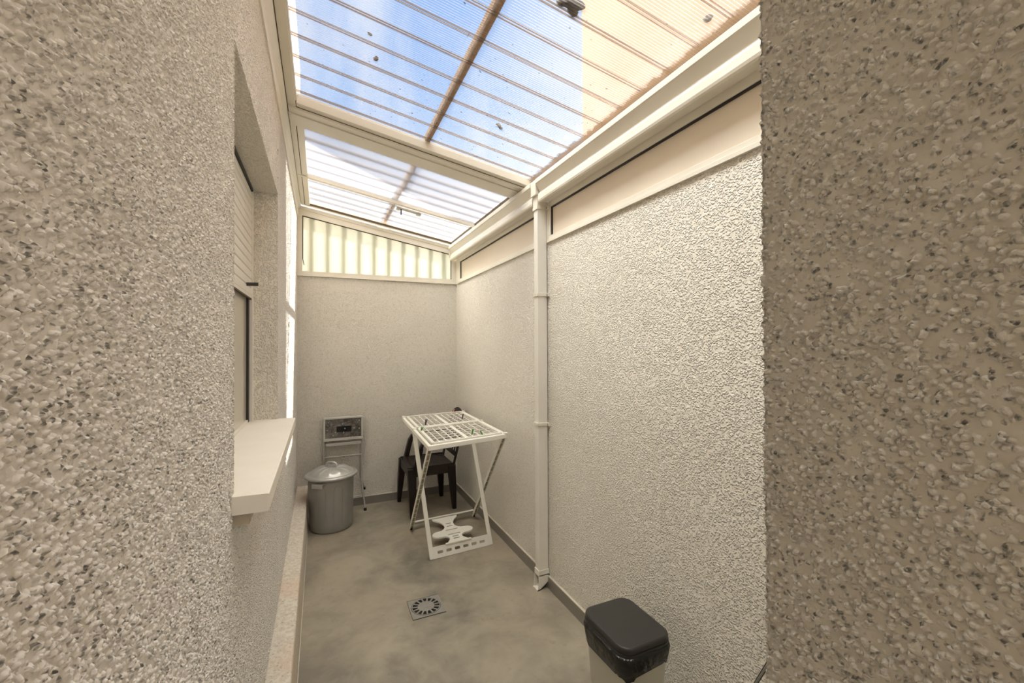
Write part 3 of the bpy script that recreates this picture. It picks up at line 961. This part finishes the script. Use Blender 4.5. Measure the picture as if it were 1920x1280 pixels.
# ---------------- brown plastic armchair, facing left, back against the right wall
ch = thing('plastic_armchair', (0.92, 3.95, 0), 'dark brown plastic armchair in the far right corner, behind the drying rack', 'chair')
CY0, CY1 = 3.745, 4.175
def seatfn(u, v):
    x = 0.695 + 0.42 * u
    y = CY0 + (CY1 - CY0) * v
    z = 0.438 - 0.030 * math.sin(PI * min(1, u * 0.95)) * math.sin(PI * v) - 0.02 * u
    z -= 0.035 * max(0, 0.10 - u) / 0.10
    ins = 0.02 * (max(0, .12 - u) / .12) ** 2
    y += ins * (1 if v < .5 else -1)
    return (x, y, z)
se = MB(); se.grid(seatfn, 18, 18); se.build('seat', 'brown_plastic', ch, solid=0.006, recalc=False)
ap = MB()
for (a, b) in (((0.699, CY0 + .02), (0.699, CY1 - .02)), ((0.699, CY0), (1.115, CY0)), ((0.699, CY1), (1.115, CY1))):
    ap.bar((a[0], a[1], 0.393), (b[0], b[1], 0.393), 0.006, 0.085)
ap.build('seat_apron', 'brown_plastic', ch, bevel=0.004)
def legm(top, bot, wt, wb_):
    mb = MB(); vv = []
    for (x, y, z), w in ((top, wt), ((top[0]*.45+bot[0]*.55, top[1]*.45+bot[1]*.55, (top[2]+bot[2])*.5), wt*.62+wb_*.38), (bot, wb_)):
        for a, b in ((-1,-1),(1,-1),(1,1),(-1,1)):
            vv.append((x + a*w/2, y + b*w/2, z))
    fs = [(0,1,2,3), (11,10,9,8)]
    for r in (0, 4):
        fs += [(r+i, r+(i+1)%4, r+4+(i+1)%4, r+4+i) for i in range(4)]
    mb.add(vv, fs)
    return mb
legm((0.728, CY0 + .022, 0.425), (0.727, 3.715, 0.0), 0.078, 0.040).build('leg', 'brown_plastic', ch, bevel=0.008)
legm((0.720, CY1 - .020, 0.425), (0.690, 4.190, 0.0), 0.070, 0.034).build('leg', 'brown_plastic', ch, bevel=0.008)
legm((1.085, CY0 + .02, 0.425), (1.125, 3.800, 0.0), 0.070, 0.036).build('leg', 'brown_plastic', ch, bevel=0.008)
legm((1.080, CY1 - .02, 0.425), (1.100, 4.165, 0.0), 0.070, 0.036).build('leg', 'brown_plastic', ch, bevel=0.008)
# arms
for y, sgn in ((CY0 - .004, -1), (CY1 + .004, 1)):
    am = MB()
    pts = [(0.755, y, 0.42), (0.775, y + .006*sgn, 0.50), (0.798, y + .010*sgn, 0.585), (0.815, y + .012*sgn, 0.628), (0.86, y + .012*sgn, 0.645), (0.96, y + .010*sgn, 0.650), (1.07, y + .006*sgn, 0.655), (1.15, y - .01*sgn, 0.665)]
    vv = []; ww = [0.06, 0.055, 0.052, 0.050, 0.050, 0.046, 0.044, 0.036]
    for i, p in enumerate(pts):
        a = Vector(pts[max(0, i-1)]); b = Vector(pts[min(len(pts)-1, i+1)]); d = (b - a).normalized()
        sd_ = Vector((0, 1, 0)); nn = d.cross(sd_).normalized()
        for q, r_ in ((-1,-1),(1,-1),(1,1),(-1,1)):
            vv.append(Vector(p) + sd_ * (q * ww[i] / 2) + nn * (r_ * (0.020 if i < 3 else 0.008)))
    fs = [(3,2,1,0), tuple(len(vv)-4+i for i in range(4))]
    for i in range(len(pts)-1):
        fs += [(4*i+k, 4*i+(k+1)%4, 4*i+4+(k+1)%4, 4*i+4+k) for k in range(4)]
    am.add(vv, fs, 0, True)
    am.build('armrest', 'brown_plastic', ch, bevel=0.002)
# backrest: arched frame with upright slats
bk = MB()
cyc = (CY0 + CY1) / 2
def bx(z): return 1.110 + (z - 0.42) * 0.215
arc = [(CY0 + .01, 0.40), (CY0 - .004, 0.55), (CY0 + .006, 0.70)]
for k in range(0, 13):
    t = PI - PI * k / 12
    arc.append((cyc + 0.212 * math.cos(t), 0.755 + 0.150 * math.sin(t)))
arc += [(CY1 - .006, 0.70), (CY1 + .004, 0.55), (CY1 - .01, 0.40)]
vv = []
cz_ = 0.62
for i, (y, z) in enumerate(arc):
    inn = 0.045
    dy, dz = cyc - y, max(0.0, cz_ - 0.0 - z) * 0 + (0.70 - z if z > 0.735 else 0)
    L_ = math.hypot(dy, dz) or 1
    yi, zi = y + dy / L_ * inn, z + dz / L_ * inn
    vv += [(bx(z), y, z), (bx(zi), yi, zi), (bx(zi) + .010, yi, zi), (bx(z) + .010, y, z)]
fs = [(3,2,1,0), tuple(len(vv)-4+i for i in range(4))]
for i in range(len(arc)-1):
    fs += [(4*i+k, 4*i+(k+1)%4, 4*i+4+(k+1)%4, 4*i+4+k) for k in range(4)]
bk.add(vv, fs, 0, False)
for k in range(5):
    y = cyc + (k - 2) * 0.062
    zt_ = 0.755 + 0.115 * math.sqrt(max(0, 1 - ((y - cyc) / 0.19) ** 2))
    bk.bar((bx(.50) + .004, y, 0.50), (bx(zt_) + .004, y, zt_), 0.030, 0.006, up=(1, 0, 0))
bk.bar((bx(.50) + .004, CY0 + .01, 0.505), (bx(.50) + .004, CY1 - .01, 0.505), 0.006, 0.05)
bk.build('backrest', 'brown_plastic', ch, bevel=0.003)

# ---------------- white folding drying rack
rk = thing('drying_rack', (0.92, 3.1, 0), 'white plastic folding clothes drying rack standing on the floor in the far corner', 'drying rack')
NL, NR, FR, FL = Vector((.61, 2.58, .88)), Vector((1.145, 2.65, .892)), Vector((1.195, 3.74, .885)), Vector((.65, 3.70, .88))
def T(u, v, h=0.0):
    p = (NL * (1 - u) + NR * u) * (1 - v) + (FL * (1 - u) + FR * u) * v
    return (p.x, p.y, p.z + h)
# outer rails
ra = MB()
def tb(mb, a, b, w, h, dh=0.0):
    mb.bar(T(*a, dh), T(*b, dh), w, h)
tb(ra, (0, -0.01), (0, 1.01), 0.022, 0.030, -0.006)
tb(ra, (1, -0.01), (1, 1.01), 0.022, 0.030, -0.006)
tb(ra, (0, 0), (1, 0), 0.026, 0.030, -0.006)
tb(ra, (0, 1), (1, 1), 0.020, 0.022, 0.002)
ra.build('top_rail', 'plastic_white', rk, bevel=0.004)
def grid_panel(v0, v1):
    g_ = MB()
    u0, u1 = 0.055, 0.945
    tb(g_, (u0, v0), (u0, v1), 0.018, 0.020, 0.008)
    tb(g_, (u1, v0), (u1, v1), 0.018, 0.020, 0.008)
    tb(g_, (u0, v0), (u1, v0), 0.018, 0.020, 0.008)
    tb(g_, (u0, v1), (u1, v1), 0.024, 0.022, 0.008)
    nc = 10
    for i in range(1, nc):
        u = u0 + (u1 - u0) * i / nc
        w = 0.006
        if i == nc // 2: w = 0.026
        tb(g_, (u, v0), (u, v1), w, 0.008, 0.006)
    nr = 7
    for j in range(1, nr):
        v = v0 + (v1 - v0) * j / nr
        tb(g_, (u0, v), (u1, v), 0.006, 0.008, 0.006)
    # bar ends sticking up along the sides
    g_.build('grid_panel', 'plastic_white', rk)
grid_panel(0.025, 0.478)
grid_panel(0.512, 0.978)
for u, v in ((0, 1.0), (1, 1.0), (0, .5), (1, .5), (1, 0.0)):
    mbx = MB(); p = T(u, v, .012); mbx.box((p[0]-.012, p[1]-.014, p[2]-.01), (p[0]+.012, p[1]+.014, p[2]+.006)); mbx.build('hinge_cap', 'plastic_white', rk, bevel=0.003)
# white front leg frame: two flat legs and a wide slotted foot board
A0, A1 = Vector((.698, 2.958, 0.0)), Vector((1.186, 2.996, 0.0))
B0, B1 = Vector((.640, 3.300, .868)), Vector((1.140, 3.350, .868))
def FP(u, s_, off=0.0):
    a = A0 * (1 - u) + A1 * u; b = B0 * (1 - u) + B1 * u
    p = a * (1 - s_) + b * s_
    nrm_ = (A1 - A0).cross(B0 - A0).normalized()
    return p + nrm_ * off
def legstrip(u0, u1, s0, s1):
    mb = MB()
    vv = [FP(u0, s0, -.007), FP(u1, s0, -.007), FP(u1, s1, -.007), FP(u0, s1, -.007), FP(u0, s0, .007), FP(u1, s0, .007), FP(u1, s1, .007), FP(u0, s1, .007)]
    mb.add(vv, [(3,2,1,0),(4,5,6,7),(0,1,5,4),(1,2,6,5),(2,3,7,6),(3,0,4,7)])
    return mb
legstrip(0, 0.062, 0.0, 1.0).build('white_leg', 'plastic_white', rk, bevel=0.003)
legstrip(0.938, 1, 0.0, 1.0).build('white_leg', 'plastic_white', rk, bevel=0.003)
fbm = MB()
ho = []
for i in range(6):
    c_ = 0.165 + i * 0.133
    ho.append(rrect(c_ - 0.043, 0.029, c_ + 0.043, 0.049, 0.0099, 4))
fbm.prism([(0.060, 0.0), (0.940, 0.0), (0.940, 0.082), (0.060, 0.082)], lambda a, b: FP(a, b, -.007), lambda a, b: FP(a, b, .007), 0, holes=ho)
fbm.build('foot_board', 'plastic_white', rk)
# truss legs from the rear foot to the front of the top
C0, C1 = Vector((.677, 3.525, 0.0)), Vector((1.228, 3.560, 0.0))
D0, D1 = Vector((.622, 2.625, .868)), Vector((1.150, 2.690, .878))
for (c, d) in ((C0, D0), (C1, D1)):
    mb = MB(); dv = (d - c); L_ = dv.length
    side = Vector((1, 0, 0))
    up = dv.normalized().cross(side).normalized()
    tm = MB(); tm.bar(c, d, 0.020, 0.006, up=up)
    lg = tm.build('channel_leg', 'rack_metal', rk)
    em = MB()
    for s_ in (-1, 1):
        em.bar(c + side * (s_ * 0.0115), d + side * (s_ * 0.0115), 0.004, 0.024, up=up)
    nrg = 16
    for i in range(nrg + 1):
        p = c + dv * (i / nrg)
        em.bar(p - side * .011, p + side * .011, 0.004, 0.016, up=up)
    em.build('leg_edge', 'plastic_white', lg)
# rear foot rail and shoe shelf
rf = MB()
rf.bar(C0 + Vector((0, .0, .05)), C1 + Vector((0, .0, .05)), 0.022, 0.014)
rf.build('rear_rail', 'plastic_white', rk, bevel=0.003)
for (a, b) in ((0.02, 0.30), (0.62, 0.98)):
    rf = MB()
    p = C0 * (1 - a) + C1 * a; q = C0 * (1 - b) + C1 * b
    rf.bar(p + Vector((0, -.020, .048)), q + Vector((0, -.020, .048)), 0.014, 0.010)
    rf.build('spring_rod', 'steel', rk)
for c in (C0, C1):
    mbx = MB(); mbx.box((c.x - .012, c.y - .016, 0), (c.x + .012, c.y + .014, .022)); mbx.build('foot_cap', 'black_foot', rk, bevel=.003)
# shoe shelf: bone-shaped plate between the rear rail and the front foot board
def mirror_curve(pts): return pts
def arcp(cx, cy, r, a0, a1, n=8): return [(cx + r * math.cos(a0 + (a1 - a0) * k / n), cy + r * math.sin(a0 + (a1 - a0) * k / n)) for k in range(n + 1)]
# local coords: a across (0..1 over shelf width 0.50), b along (0 front .. 1 rear), metres used directly
half = []
# right side outline from front to rear (a>0)
half += [(0.085, 0.0), (0.070, 0.030), (0.054, 0.055), (0.048, 0.080), (0.056, 0.105), (0.078, 0.122)]
half += arcp(0.112, 0.178, 0.052, -PI * 0.48, PI * 0.5, 9)
half += [(0.080, 0.236), (0.058, 0.254), (0.043, 0.285), (0.040, 0.325), (0.048, 0.370), (0.066, 0.412), (0.088, 0.440), (0.105, 0.462), (0.108, 0.485)]
left = [(-a, b) for a, b in reversed(half)]
outl = half + left
shl = []
for b_, w in ((0.060, 0.026), (0.095, 0.026), (0.138, 0.050), (0.222, 0.050), (0.290, 0.024), (0.345, 0.024)):
    shl.append(rrect(-w, b_ - 0.0075, w, b_ + 0.0075, 0.007, 4))
SC = Vector((0.920, 3.000, 0.075)); SD = Vector((0.955, 3.530, 0.052))
dirb = (SD - SC).normalized(); dira = Vector((1, 0.075, 0)).normalized(); dirn = dira.cross(dirb).normalized()
def SP(a, b, off): return SC + dira * (a * 1.0) + dirb * (b * 1.065) + dirn * off
sm_ = MB()
sm_.prism(outl, lambda a, b: SP(a, b, -.010), lambda a, b: SP(a, b, .0), 0, holes=shl)
sm_.build('shoe_shelf', 'plastic_white', rk)
mbx = MB(); mbx.bar(SP(-.100, -.004, .0), SP(.100, -.004, .0), 0.016, 0.012); mbx.build('shelf_hinge', 'plastic_white', rk, bevel=.003)

# ---------------- clothes pegs clipped on the rack
def peg(loc, mat, label, rz_=0.0, tilt=0.0, hang=False):
    t_ = thing('clothes_peg', loc, label, 'clothes peg', None)
    for s_ in (-1, 1):
        mb = MB()
        pts = [(-.0015 * s_ * 0 + s_ * .0022, 0, -0.030), (s_ * .0035, 0, -0.004), (s_ * .0085, 0, 0.034)]
        vv = []
        for (x, y, z), w, th_ in zip(pts, (0.007, 0.009, 0.010), (0.0035, 0.005, 0.004)):
            for a, b in ((-1,-1),(1,-1),(1,1),(-1,1)):
                vv.append(Vector((x + a * th_ / 2, b * w / 2, z)))
        fs = [(0,3,2,1), (8,9,10,11)]
        for r in (0, 4):
            fs += [(r+i, r+(i+1)%4, r+4+(i+1)%4, r+4+i) for i in range(4)]
        mb.add([v + Vector(loc) for v in vv], fs)
        mb.build('prong', mat, t_)
    mb = MB(); mb.tube([(loc[0] - .006, loc[1], loc[2]), (loc[0] + .006, loc[1], loc[2])], 0.0035, 8); mb.build('spring', 'steel', t_)
    t_.rotation_euler = (tilt, PI if hang else 0, rz_)
    t_.scale = (0.8, 0.8, 0.72)
    return t_
peg((0.655, 3.02, 0.904), 'green_pin', 'green clothes peg at the left edge of the drying rack, halfway along', 0.3, 0.5)
peg((0.945, 2.76, 0.905), 'green_pin', 'bright green clothes peg near the front edge of the rack, left of the darker one', 1.5, 0.25)
peg((0.995, 2.70, 0.903), 'green_pin', 'dark green clothes peg at the front edge of the rack, nearest the right corner', 1.4, -0.5)
peg((0.750, 3.300, 0.903), 'purple_pin', 'small dark clothes peg on the far half of the rack, towards the left', 0.4, 0.3)
peg((1.078, 3.390, 0.908), 'purple_pin', 'purple-grey clothes peg on the far half of the rack, towards the right', 0.9, 0.2)
peg((1.090, 3.720, 0.903), 'pink_pin', 'pink clothes peg on the far edge of the rack in front of the chair back', 1.2, 0.6)

# ---------------- kitchen bin with black lid
KX0, KX1, KY0, KY1 = 0.958, 1.192, 1.19, 1.468
kb = thing('swing_lid_bin', ((KX0 + KX1) / 2, (KY0 + KY1) / 2, 0), 'light grey rectangular bin with a black lid and bin bag, standing by the right wall', 'bin')
kc = Vector(((KX0 + KX1) / 2, (KY0 + KY1) / 2, 0)); hx, hy = (KX1 - KX0) / 2, (KY1 - KY0) / 2
def loft(mb, secs, n=7, cap0=True, cap1=True, wave=None):
    rings = []
    for i, (sx, sy_, z, r) in enumerate(secs):
        p = rrect(-sx, -sy_, sx, sy_, r, n)
        ring = []
        for k, (a, b) in enumerate(p):
            dz = wave(i, k, len(p)) if wave else 0
            ring.append((kc.x + a, kc.y + b, z + dz))
        rings.append(ring)
    m = len(rings[0])
    vv = [q for r in rings for q in r]
    fs = [(i*m+k, i*m+(k+1)%m, (i+1)*m+(k+1)%m, (i+1)*m+k) for i in range(len(rings)-1) for k in range(m)]
    mb.add(vv, fs, 0, True)
    if cap0: mb.add(rings[0], [tuple(reversed(range(m)))])
    if cap1: mb.add(rings[-1], [tuple(range(m))])
km = MB(); loft(km, [(hx*.74, hy*.74, 0, .03), (hx*.76, hy*.76, .006, .035), (hx*.93, hy*.94, .375, .045)])
kbo = km.build('bin_body', 'bin_body', kb)
km = MB()
wv = lambda i, k, m: (0.0, 0.006 * math.sin(k * 1.9) , 0.010 * math.sin(k * 1.3 + 1) - .004)[min(2, i)] * (1 if i == 0 else 1)
secs = [(hx*.952, hy*.955, .322, .05), (hx*.975, hy*.975, .345, .05), (hx*1.01, hy*1.01, .385, .05), (hx*.985, hy*.985, .398, .05)]
loft(km, secs, 9, False, False, lambda i, k, m: (0.006 * math.sin(k * 0.8 + 1) + 0.003 * math.sin(k * 2.1) - 0.018 * math.exp(-((k - m * 0.875) / 7) ** 2) + 0.012) * (1, .6, .1, 0)[i])
km.build('bin_bag', 'bag', kb, solid=0.003)
km = MB(); loft(km, [(hx*.94, hy*.95, .385, .045), (hx*.99, hy*.99, .392, .05), (hx*.99, hy*.99, .408, .05)], 7)
km.build('lid_rim', 'black_plastic', kb)
km = MB(); loft(km, [(hx*.955, hy*.965, .407, .045), (hx*.97, hy*.98, .416, .048), (hx*.97, hy*.98, .424, .048), (hx*.955, hy*.967, .430, .046), (hx*.92, hy*.93, .4325, .042)], 7)
km.build('lid', 'black_plastic', kb)
# printed mark on the front corner of the body
lm = MB()
fy = lambda z: kc.y - hy * (.76 + .18 * (z / .375)) - 0.0012
def lab(x0, x1, z0, z1, sh_=0.0): return [(x0, fy(z0), z0), (x1, fy(z0), z0), (x1 + sh_, fy(z1), z1), (x0 + sh_, fy(z1), z1)]
lm.add(lab(kc.x - .070, kc.x - .064, .235, .285, -.012), [(0, 1, 2, 3)], 0)
lm.add(lab(kc.x - .062, kc.x - .050, .232, .262, -.010), [(0, 1, 2, 3)], 1)
lm.add(lab(kc.x - .048, kc.x - .045, .230, .262, -.014), [(0, 1, 2, 3)], 0)
lm.build('printed_mark', ['green_pin', 'black_plastic'], kb, recalc=False)

# ---------------- folded chair behind the jamb (only an edge shows)
fc = thing('folded_garden_chair', (1.20, 0.75, 0), 'folded grey and black framed garden chair leaning by the right wall, behind the jamb', 'chair')
def fr_rail(dx, mat, w, name):
    mb = MB()
    dx += 0.012
    mb.tube([(1.262 - dx, 1.10 - dx * .2, 0.012), (1.262 - dx, 0.86 - dx * .35, 0.56), (1.262 - dx, 0.80 - dx * .35, 0.70)], w, 10)
    return mb.build(name, mat, fc)
fr_rail(0.043, 'black_foot', .0055, 'seat_fabric')
fr_rail(0.052, 'steel', .0035, 'frame_rail')
fr_rail(0.060, 'black_foot', .0048, 'seat_fabric')
fr_rail(0.068, 'steel', .0028, 'frame_rail')

# ---------------- debris lying on the roof sheet
def debris(x, y, sx, sy_, ang, n, lab, seed):
    rnd = random.Random(seed)
    mb = MB()
    for q in range(n):
        cx = x + (rnd.random() - .5) * sx * 0.9 * (n > 1); cy = y + (rnd.random() - .5) * sy_ * 0.9 * (n > 1)
        rx, ry = (sx / 2, sy_ / 2) if n == 1 else (sx * (.18 + .2 * rnd.random()), sy_ * (.18 + .25 * rnd.random()))
        pts = []
        for k in range(11):
            t = 2 * PI * k / 11; r = .75 + .45 * rnd.random()
            a, b = rx * r * math.cos(t), ry * r * math.sin(t)
            pts.append((cx + a * math.cos(ang) - b * math.sin(ang), cy + a * math.sin(ang) + b * math.cos(ang)))
        mb.prism(pts, lambda a, b: (a, b, rz(a, SO + .0085)), lambda a, b: (a, b, rz(a, SO + .012 + .002 * q)))
    o_ = mb.build('dead_leaf', 'leaf', loc=(x, y, rz(x, SO + .01)))
    return tag(o_, lab, 'leaf')
debris(0.223, 1.934, .020, .034, 0.1, 1, 'small dark leaf lying on the left half of the roof sheet', 1)
debris(0.185, 1.80, .022, .012, 0.2, 1, 'thin dark leaf scrap on the roof sheet, nearer than its rounder neighbour on the left', 2)
debris(0.786, 1.235, .085, .045, 0.0, 6, 'ragged clump of dead leaves on the near part of the roof sheet', 3)
debris(0.857, 2.057, .040, .022, 0.4, 3, 'pale grey leaf scrap on the far right part of the roof sheet', 4)
debris(1.190, 1.02, .026, .030, 0.5, 1, 'brown leaf near the gutter at the near right of the roof sheet', 5)

# ---------------- neighbouring building seen through the roof
nb = thing('neighbouring_building', (5.0, 0.0, -0.12), 'tall peach rendered building standing beyond the right wall', 'building')
MB().box((3.0, -7.0, -.12), (7.0, 4.46, 9.5)).build('wall', 'peach', nb)
MB().box((2.9, -7.1, 9.5), (7.1, 4.56, 9.7)).build('parapet', 'alu', nb)
